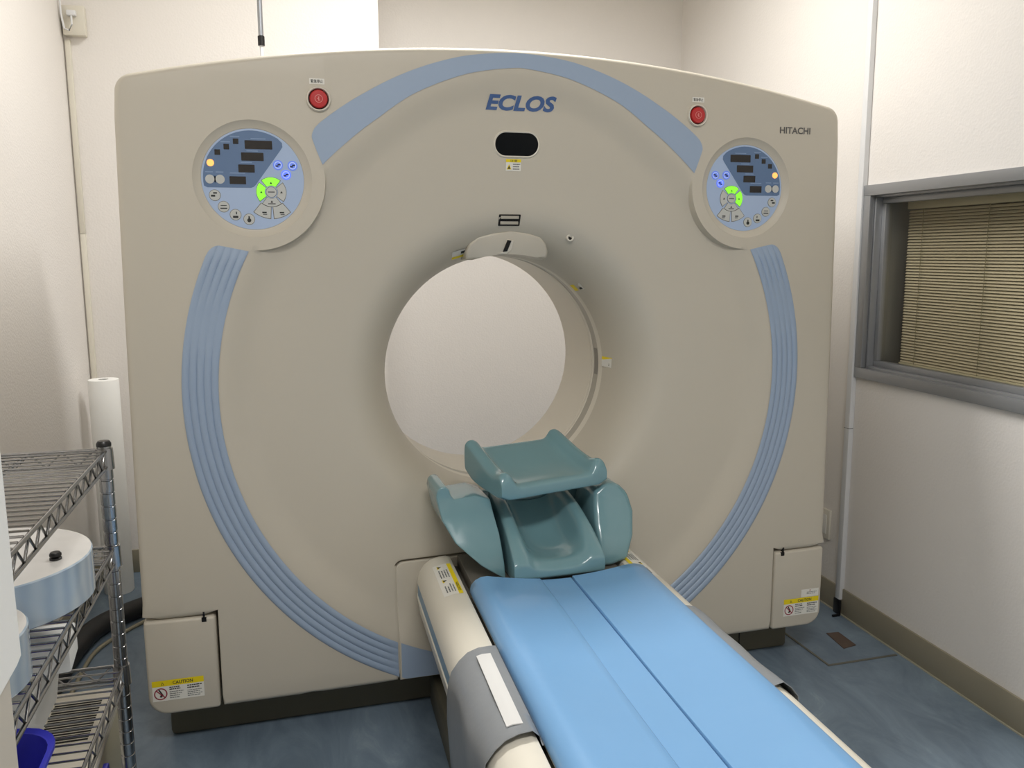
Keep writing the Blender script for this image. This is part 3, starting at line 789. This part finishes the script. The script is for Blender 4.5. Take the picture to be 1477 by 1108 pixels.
bm = bmesh.new(); box(bm, -.275, .275, -1.75, .09, .0, .112, bev=.02); obj('base_foot', bm, M['plinth'], tab)
# mattress
mt = thing('mattress', 'blue vinyl mattress lying along the patient table', 'mattress', (TX, 0, 0), (0, 0, TR))
def mz(X):   # top of the mattress
    e = max(0, (.022-X)-.195)/.05 if X < 0 else max(0, X-.198)/.05*.55
    return .505+.020*min(1, (abs(X-.028)/.2))**2-.028*e*e
def pad(name, xs, dz, th=None):
    bm = bmesh.new(); ys = [-.262, -.266, -.30]+[-.30-.05*k for k in range(1, 32)]
    rows = []
    for y in ys:
        row = []
        drop = .012 if y > -.264 else 0
        for X in xs:
            e = 0
            row.append(bm.verts.new((X, y, mz(X)+dz(X, y)-(drop if X < .19 else drop*.3))))
        low = [bm.verts.new((X, y, .4875+.0199*sstep((X-.198)/.018))) for X in xs[::-1]]
        rows.append(row+low)
    n = len(rows[0])
    for A, B in zip(rows, rows[1:]):
        for i in range(n): bm.faces.new((A[i], A[(i+1) % n], B[(i+1) % n], B[i]))
    bm.faces.new(rows[0]); bm.faces.new(rows[-1][::-1])
    return obj(name, bm, M['blue'], mt, 50)
def lin_(a, b, n): return [a+(b-a)*k/n for k in range(n+1)]
rnd = random.Random(3)
pad('left_pad', [-.214, -.210, -.200]+lin_(-.185, -.030, 10)+[-.0255], lambda X, y: .003*sin(y*9+X*14)*.5+(-.0035 if X > -.027 else 0)-(.012 if X < -.212 else (.004 if X < -.208 else 0)))
pad('middle_pad', [-.0265]+lin_(-.023, .052, 5)+[.0535], lambda X, y: -.0045)
pad('right_pad', [.056, .0575]+lin_(.064, .19, 8)+[.198, .204, .210, .217, .228, .240, .249, .254, .256], lambda X, y: .003*sin(y*8-X*11)*.5+(-.004 if X < .057 else 0)-(.002 if X > .2555 else 0))
# grey covers over the rails
def wrap(name, label, ya, yb_, parts=True):
    t = thing(name, label, 'cover', (TX, 0, 0), (0, 0, TR))
    half = [(.0, .4852), (.19, .4852), (.2175, .4854), (.2195, .490), (.2222, .5035), (.236, .506), (.262, .506), (.286, .500), (.305, .486), (.319, .465), (.3245, .442), (.327, .41), (.328, .36), (.327, .30), (.325, .23)]
    path = [(-x, z) for x, z in half[::-1]]+half[1:]
    n = len(path); bm = bmesh.new(); rows = []
    M_ = 18
    for j in range(M_+1):
        row = []
        for i, (x, z) in enumerate(path):
            s = (x+.33)/.66; y = (ya[0]+(ya[1]-ya[0])*s)*(1-j/M_)+(yb_[0]+(yb_[1]-yb_[0])*s)*j/M_
            lift = .0; k = j/M_
            if (-.32 < x < -.225) or (.265 < x < .32): lift = .0045*(k**6)*2.2 + .0012*sin(k*17+x*40)
            out = (.0025*sin(k*9+z*20)) if z < .46 else 0
            row.append((x+(out+.003 if x > .31 else -(out+.003) if x < -.31 else 0), y, z+lift))
        rows.append(row)
    T = [[bm.verts.new(p) for p in r] for r in rows]; B = [[bm.verts.new((p[0]*.9968, p[1], p[2]-.0012)) for p in r] for r in rows]
    for j in range(M_):
        for i in range(n-1):
            bm.faces.new((T[j][i], T[j][i+1], T[j+1][i+1], T[j+1][i])); bm.faces.new((B[j][i], B[j+1][i], B[j+1][i+1], B[j][i+1]))
    for i in range(n-1): bm.faces.new((T[0][i], B[0][i], B[0][i+1], T[0][i+1])); bm.faces.new((T[-1][i], T[-1][i+1], B[-1][i+1], B[-1][i]))
    for j in range(M_): bm.faces.new((T[j][0], T[j+1][0], B[j+1][0], B[j][0])); bm.faces.new((T[j][-1], B[j][-1], B[j+1][-1], T[j+1][-1]))
    obj('grey_sheet', bm, M['greywrap'], t, 60)
    if parts:
        def strip(x0, x1, y0, y1, nm):
            bm = bmesh.new(); xs = lin_(x0, x1, 5); ys = lin_(y0, y1, 6)
            def lay(h): return [[bm.verts.new((-X, y, interp(X, half[3:])+.005+h)) for X in xs] for y in ys]
            T, B = lay(.0022), lay(0)
            for L in (T, B):
                for a_, b_ in zip(L, L[1:]):
                    for i in range(5): bm.faces.new((a_[i], a_[i+1], b_[i+1], b_[i]))
            edge = [(j, 0) for j in range(7)]+[(6, i) for i in range(1, 6)]+[(j, 5) for j in range(5, -1, -1)]+[(0, i) for i in range(4, 0, -1)]
            for (j, i), (j2, i2) in zip(edge, edge[1:]+edge[:1]): bm.faces.new((T[j][i], T[j2][i2], B[j2][i2], B[j][i]))
            return obj(nm, bm, M['hook'], t, 40)
        strip(.244, .274, -.655, -.930, 'white_strip')
        bm = bmesh.new(); box(bm, -.3355, -.3325, -1.02, -.80, .285, .32); obj('white_strip', bm, M['hook'], t)
    return t
wrap('grey_cover', 'grey vinyl cover with white strips wrapped over the table rails', (-.625, -.50), (-.975, -.90))
wrap('grey_cover', 'plain grey vinyl cover at the table end nearest the bottom right corner', (-1.19, -1.19), (-1.55, -1.52), False)

# ------------------------------------------------------------------ head cradles
us = [-1, -.985, -.94, -.86, -.79, -.74, -.68, -.5, -.25, 0, .25, .5, .68, .74, .79, .86, .94, .985, 1]
# top cradle, turned a little
top = thing('head_cradle', 'topmost teal head cradle, ridged sides, tilted back on the stack', 'head cradle', (.050, -.170, .700), (0, 0, radians(15.5)))
def tz(u, v):
    seat = interp(v, [(0, .026), (.03, .037), (.1, .039), (.25, .042), (.45, .053), (.65, .070), (.85, .088), (.97, .099), (1, .094)])
    a = abs(u)
    rid = interp(a, [(.68, 0), (.74, .012), (.79, .024), (.88, .027), (.96, .024), (1, .012)])
    bl = .012*interp(a, [(.74, 0), (.84, 1), (1, 1)])*math.exp(-((v-.08)/.07)**2)
    return seat+rid*interp(v, [(0, .75), (.05, 1), (1, 1)])+bl
vs_ = [0, .015, .06, .12, .22, .35, .5, .65, .8, .92, .98, 1]
grid_solid('cradle_shell', M['teal'], top, us, vs_, lambda u, v: (u*.170*(1-.07*v), (v-.0)*.225), tz, lambda u, v: interp(v, [(0, .004), (.1, -.004), (.5, .0), (.8, .008), (1, .03)])+.012*max(0, abs(u)-.85)/.15)
# front scoop
sc = thing('head_cradle', 'scoop shaped teal head cradle at the mattress end, lowest in front', 'head cradle', (.032, -.2585, .4925), (0, 0, radians(1.5)))
def sz(u, v):
    a = abs(u)
    arm = interp(v, [(0, .048), (.03, .062), (.10, .078), (.25, .112), (.45, .143), (.7, .166), (1, .178)])
    floor_ = interp(v, [(0, .028), (.03, .040), (.10, .050), (.2, .047), (.4, .044), (.6, .060), (.8, .10), (1, .145)])
    w = interp(a, [(0, 0), (.3, .05), (.5, .22), (.6, .55), (.66, .84), (.74, 1), (.88, 1), (.96, .95), (1, .82)])
    return floor_+(arm-floor_)*w
us2 = [-1, -.985, -.94, -.86, -.76, -.67, -.6, -.5, -.3, 0, .3, .5, .6, .67, .76, .86, .94, .985, 1]
grid_solid('scoop_shell', M['teal'], sc, us2, [0, .012, .05, .1, .18, .28, .4, .55, .7, .85, .97, 1], lambda u, v: (u*(.126-.012*v), v*.284), sz, lambda u, v: .012 if v < .04 else .002)
# wide arm support behind
ar = thing('arm_rest', 'wide teal arm support with upright peg, behind the scoop cradle', 'arm rest', (0, 0, 0))
def wing(poly, name):
    bm = bmesh.new(); fs = prism(bm, poly, 'y', -.115, .030)
    bmesh.ops.recalc_face_normals(bm, faces=bm.faces)
    es = [e for e in bm.edges if e.calc_face_angle(0) > .45]
    bmesh.ops.bevel(bm, geom=es, offset=.013, segments=4, affect='EDGES', profile=.5, clamp_overlap=True)
    bmesh.ops.triangulate(bm, faces=[f for f in bm.faces if len(f.verts) > 4])
    bmesh.ops.subdivide_edges(bm, edges=[e for e in bm.edges if e.calc_length() > .06], cuts=2)
    bmesh.ops.triangulate(bm, faces=bm.faces)
    for v in bm.verts:
        if v.co.y < -.03: v.co.y -= .088*sstep((.70-v.co.z)/.2)*min(1, (-.03-v.co.y)/.07)
    return obj(name, bm, M['teal'], ar, 55)
wing([(-.266, .700), (-.263, .716), (-.254, .725), (-.240, .726), (-.231, .718), (-.226, .700), (-.219, .690), (-.160, .696), (-.120, .684), (-.106, .60), (-.101, .4925), (-.108, .4925), (-.165, .530), (-.226, .586), (-.254, .640)], 'wing')
wing([(.166, .493), (.168, .60), (.180, .680), (.215, .700), (.252, .696), (.280, .668), (.287, .622), (.272, .565), (.245, .506), (.20, .493)], 'wing')
bm = bmesh.new(); box(bm, -.14, .20, .0305, .052, .4925, .665, bev=.008); obj('back_plate', bm, M['teal'], ar)

# ------------------------------------------------------------------ wire rack
RKX, RKY = -.976, -.555
rack = thing('wire_rack', 'chrome wire shelving rack at the left edge of the room', 'shelf rack', (RKX, RKY, 0), (0, 0, -.02))
SW, SL = .40, .70     # depth towards the wall, length towards the camera
ZS = (.975, .785, .543)
for (px_, py_) in ((0, 0), (-SW, 0), (0, -SL), (-SW, -SL)):
    bm = bmesh.new(); prof = [(.0127, 0)]; z = .03
    while z < .98:
        prof += [(.0127, z-.002), (.0113, z-.001), (.0113, z+.001), (.0127, z+.002)]; z += .0254
    prof += [(.0127, .985)]
    lathe(bm, prof, 20, px_, py_); po = obj('post', bm, M['chrome'], rack, 30)
    bm = bmesh.new(); lathe(bm, [(.0132, .983), (.0132, .988), (.010, .993), (.0001, .994)], 20, px_, py_); obj('post_cap', bm, M['black'], po)
for zs in ZS:
    bm = bmesh.new()
    for (dx) in (.004, -SW-.004):   # long trussed sides
        tube(bm, [(dx, -.012, zs), (dx, -SL+.012, zs)], .0034, 8); tube(bm, [(dx, -.012, zs-.030), (dx, -SL+.012, zs-.030)], .0034, 8)
        zig = []; k = 0; y = -.022
        while y > -SL+.02: zig.append((dx, y, zs-.002 if k % 2 == 0 else zs-.028)); y -= .027; k += 1
        tube(bm, zig, .0022, 6)
    for (dy) in (.004, -SL-.004):
        tube(bm, [(-.012, dy, zs), (-SW+.012, dy, zs)], .0034, 8); tube(bm, [(-.012, dy, zs-.030), (-SW+.012, dy, zs-.030)], .0034, 8)
        zig = []; k = 0; x = -.02
        while x > -SW+.02: zig.append((x, dy, zs-.002 if k % 2 == 0 else zs-.028)); x -= .027; k += 1
        tube(bm, zig, .0022, 6)
    sf = obj('shelf_frame', bm, M['chrome'], rack, 60)
    bm = bmesh.new(); y = -.03
    while y > -SL+.02: tube(bm, [(.002, y, zs+.003), (-SW-.002, y, zs+.003)], .0019, 6); y -= .0245
    for x in (-.13, -.27): tube(bm, [(x, .004, zs-.002), (x, -SL-.004, zs-.002)], .0028, 6)
    obj('shelf_wires', bm, M['chrome'], sf, 60)
    for (px_, py_) in ((0, 0), (-SW, 0), (0, -SL), (-SW, -SL)):
        bm = bmesh.new(); lathe(bm, [(.0128, -.036), (.0165, -.036), (.0152, .004), (.0128, .004)], 20, px_, py_, zs); obj('collar', bm, M['chrome'], sf, 40)
def disc(cx, cy, z, R, h, label):
    t = thing('acrylic_disc', label, 'acrylic disc', (cx, cy, z), group='clear acrylic discs on the rack')
    bm = bmesh.new(); lathe(bm, [(.0001, 0), (R-.002, 0), (R, .002), (R, h-.002), (R-.002, h)], 96); obj('disc_body', bm, M['phantom'], t, 30)
    bm = bmesh.new(); lathe(bm, [(R-.002, h), (.0001, h)], 96); obj('top_face', bm, M['phantomtop'], t, 30)
    return t
zt = ZS[1]+.0055
d1 = disc(-1.128, -.800, zt, .165, .072, 'larger acrylic disc with a black plug on the middle shelf')
bm = bmesh.new(); lathe(bm, [(.0001, .084), (.007, .084), (.009, .081), (.009, .078), (.006, .077), (.009, .075), (.009, .072)], 20, .120, -.030); obj('plug', bm, M['black'], d1)
disc(-1.098, -1.098, zt, .112, .072, 'smaller acrylic disc in front of the larger one')
# third shelf
zb = ZS[2]+.0055
t = thing('storage_bin', 'milky plastic bin on the lowest visible shelf', 'bin', (-1.175, -.78, zb))
bm = bmesh.new(); L0 = rrect(0, 0, .22, .26, .02); L1 = rrect(0, 0, .245, .29, .025)
for La, Lb, za, zc2 in ((L0, L1, 0, .10),):
    A = [bm.verts.new((*p, za)) for p in La]; B = [bm.verts.new((*p, zc2)) for p in Lb]; Cc = [bm.verts.new((p[0]*.96, p[1]*.96, zc2)) for p in Lb]; Dd = [bm.verts.new((p[0]*.96, p[1]*.96, .004)) for p in La]
    n = len(A)
    for P_, Q_ in ((A, B), (B, Cc), (Cc, Dd)):
        for i in range(n): bm.faces.new((P_[i], P_[(i+1) % n], Q_[(i+1) % n], Q_[i]))
    bm.faces.new(A); bm.faces.new(Dd)
obj('bin_body', bm, M['clearplastic'], t)
bm = bmesh.new(); box(bm, -.11, .11, -.13, .13, .006, .07, bev=.01); obj('contents', bm, M['paper'], t)
bm = bmesh.new(); box(bm, -.14, .055, -.045, .045, 0, .055, bev=.006); o = tag(obj('carton', bm, M['paper']), 'small white carton on the milky bin', 'carton'); o.location = (-1.068, -.745, zb+.1005); o.rotation_euler = (0, 0, .08)
t = thing('basin', 'blue plastic basin at the front of the lowest visible shelf', 'basin', (-1.09, -1.075, zb))
bm = bmesh.new(); La = rrect(0, 0, .15, .20, .05); Lb = rrect(0, 0, .19, .25, .06)
loops = [[(*p, 0) for p in La], [(*p, .095) for p in Lb], [(p[0]*1.06, p[1]*1.05, .098) for p in Lb], [(p[0]*1.06, p[1]*1.05, .092) for p in Lb], ]
A = [[bm.verts.new(q) for q in L] for L in (loops[3], loops[2], loops[1])]+[[bm.verts.new((q[0]*.97, q[1]*.97, q[2])) for q in loops[1]], [bm.verts.new((q[0]*.97, q[1]*.97, .006)) for q in loops[0]]]
n = len(La)
for P_, Q_ in zip(A, A[1:]):
    for i in range(n): bm.faces.new((P_[i], P_[(i+1) % n], Q_[(i+1) % n], Q_[i]))
bm.faces.new(A[-1])
o_ = [bm.verts.new(q) for q in loops[0]]; w_ = [bm.verts.new(q) for q in loops[1]]
for i in range(n): bm.faces.new((o_[i], o_[(i+1) % n], w_[(i+1) % n], w_[i]))
bm.faces.new(o_)
obj('basin_shell', bm, M['basin'], t)
# things under the rack
t = thing('storage_box', 'beige storage box with slotted lid on the floor under the rack', 'box', (-1.165, -.38, 0))
bxo('box_body', M['beigeplastic'], t, -.11, .11, -.23, .23, 0, .28, bev=.012)
bm = bmesh.new(); box(bm, -.115, .115, -.235, .235, .28, .305, bev=.008); obj('lid', bm, M['ivory'], t)
bm = bmesh.new()
for k in range(16): box(bm, -.02, .08, .0+.011*k, .005+.011*k, .3045, .3062)
obj('slots', bm, M['hole'], t)
bm = bmesh.new(); tube(bm, [(.116, -.05, .24), (.145, -.045, .245), (.152, -.02, .2), (.145, .02, .17), (.116, .03, .17)], .006, 8); obj('handle', bm, M['beigeplastic'], t)
bm = bmesh.new(); box(bm, -.006, .006, -.12, .12, 0, .28, bev=.003); o = tag(obj('folder', bm, M['basin']), 'blue folder standing beside the beige box under the rack', 'folder'); o.location = (-1.040, -.56, 0)
bm = bmesh.new(); tube(bm, [(-.985, -.50, .004), (-.989, -.475, .20), (-.993, -.45, .37)], [.011, .012, .009], 10, mi=0)
o = tag(obj('wooden_stick', bm, M['wood']), 'pale wooden stick leaning behind the rack post', 'stick')
bm = bmesh.new(); box(bm, -.008, .008, -.03, .03, 0, .42, bev=.003); o = tag(obj('wooden_board', bm, M['woodd']), 'dark wooden board standing behind the rack post', 'board'); o.location = (-1.004, -.39, 0)
# cabinet at the very left and the paper on it
t = thing('cabinet', 'beige cabinet cut off by the left edge of the photo', 'cabinet', (0, 0, 0))
bxo('cabinet_body', M['cabinet'], t, -1.42, -.918, -1.95, -1.462, .0, 1.5, bev=.006)
bxo('door', M['cabinet'], t, -.917, -.901, -1.945, -1.464, .04, 1.48, bev=.003); 
bm = bmesh.new(); sh_ = [(-1.80, 1.42), (-1.437, 1.42), (-1.437, 1.2), (-1.434, .985), (-1.434, .974), (-1.448, .971), (-1.50, .969), (-1.60, .966), (-1.80, .96)]
prism(bm, sh_, 'x', -.9005, -.8995)
o = tag(obj('hanging_paper', bm, M['paper']), 'white paper sheet hanging on the cabinet at the left edge', 'paper')

# ------------------------------------------------------------------ left corner
bm = bmesh.new(); lathe(bm, [(.018, .835), (.018, .86), (.054, .86), (.0555, .857), (.0555, .004), (.053, 0), (.018, 0), (.018, .86)], 48)
o = tag(obj('paper_roll', bm, M['paper'], smooth=40), 'tall white paper roll standing in the left back corner', 'paper roll'); o.location = (-1.298, 1.31, 0)
def rw(X, Y): c, s = cos(RT), sin(RT); return (RX+X*c-Y*s, X*s+Y*c)
t = thing('corner_conduit', 'slim ivory conduit running down the left back corner', 'conduit', (RX, 0, 0), (0, 0, RT))
bxo('conduit_cover', M['ivory'], t, XL+.006, XL+.026, YB-.014, YB, 1.42, 2.155, bev=.002); bxo('conduit_cover', M['ivory'], t, XL+.006, XL+.026, YB-.014, YB, .1, 1.419, bev=.002)
t = thing('socket_box', 'ivory socket box high in the left back corner', 'socket', (RX, 0, 0), (0, 0, RT))
bxo('box_body', M['ivory'], t, XL+.008, XL+.088, YB-.036, YB, 2.166, 2.275, bev=.004)
bm = bmesh.new(); box(bm, XL+.03, XL+.062, YB-.062, YB-.036, 2.232, 2.252, bev=.004)
tube(bm, [(XL+.046, YB-.055, 2.232), (XL+.046, YB-.056, 2.20), (XL+.036, YB-.056, 2.178), (XL+.018, YB-.054, 2.185), (XL+.010, YB-.052, 2.24), (XL+.008, YB-.05, 2.35), (XL+.007, YB-.05, 2.71)], .0038, 8)
o = tag(obj('plug_cable', bm, M['pvc']), 'white plug and cable looping from the corner socket box', 'cable'); o.location = (RX, 0, 0); o.rotation_euler = (0, 0, RT)
# pole behind the scanner
t = thing('telescopic_pole', 'thin steel pole standing behind the left top edge of the scanner', 'pole', (-.650, 1.2, 0))
bm = bmesh.new(); lathe(bm, [(.0095, 2.12), (.0095, 2.71)], 20); obj('upper_tube', bm, M['steel'], t, 60)
bm = bmesh.new(); lathe(bm, [(.0065, .012), (.0065, 2.12)], 20); obj('lower_tube', bm, M['pvc'], t, 60)
bm = bmesh.new(); lathe(bm, [(.0001, 2.105), (.0125, 2.105), (.0125, 2.138), (.009, 2.141)], 20); obj('clamp', bm, M['black'], t)
bm = bmesh.new(); lathe(bm, [(.0001, 0), (.05, 0), (.05, .008), (.012, .02), (.0066, .03)], 24); obj('foot', bm, M['black'], t)
# hose on the floor
def spline(P_, n=8):
    P_ = [Vector(p) for p in P_]; out = []
    for i in range(len(P_)-1):
        a, b, c, d = P_[max(i-1, 0)], P_[i], P_[i+1], P_[min(i+2, len(P_)-1)]
        for k in range(n):
            t_ = k/n; out.append(.5*((2*b)+(c-a)*t_+(2*a-5*b+4*c-d)*t_**2+(3*b-a-3*c+d)*t_**3))
    return out+[P_[-1]]
bm = bmesh.new(); tube(bm, spline([(-.98, 1.10, .036), (-1.10, 1.06, .036), (-1.20, 1.0, .036), (-1.30, .88, .036), (-1.345, .70, .036), (-1.36, .45, .036), (-1.37, .1, .036)]), .036, 14)
tag(obj('rubber_hose', bm, M['hose'], smooth=60), 'thick black hose curving over the floor behind the rack', 'hose')
bm = bmesh.new(); tube(bm, spline([(-1.03, 1.02, .007), (-1.13, .98, .007), (-1.22, .87, .007), (-1.285, .74, .007), (-1.302, .55, .007), (-1.31, .1, .007)]), .007, 8)
tag(obj('floor_cable', bm, M['cord'], smooth=60), 'thin beige cord lying beside the black hose', 'cord')

# ------------------------------------------------------------------ light
def area(name, loc, sx, sy, energy, col=(1, .982, .958), spread=pi):
    l = bpy.data.lights.new(name, 'AREA'); l.shape = 'RECTANGLE'; l.size = sx; l.size_y = sy; l.energy = energy; l.color = col; l.spread = spread
    o = bpy.data.objects.new(name, l); C.objects.link(o); o.location = loc; return o
area('ceiling_light_rear', (-.0, .46, ZC-.02), 1.25, .30, 41, spread=2.6)
area('ceiling_light_front', (-.5, -2.6, ZC-.02), 1.25, .30, 51)
w = bpy.data.worlds.new('world'); scene.world = w; w.use_nodes = True
w.node_tree.nodes['Background'].inputs[0].default_value = (.9, .85, .75, 1); w.node_tree.nodes['Background'].inputs[1].default_value = .12
vs = scene.view_settings
scene.display_settings.display_device = 'sRGB'
vs.view_transform = 'Standard'; vs.look = 'None'; vs.gamma = 1; vs.use_curve_mapping = False; vs.exposure = 0
scene.cycles.max_bounces = 10; scene.cycles.diffuse_bounces = 6; scene.cycles.use_denoising = True
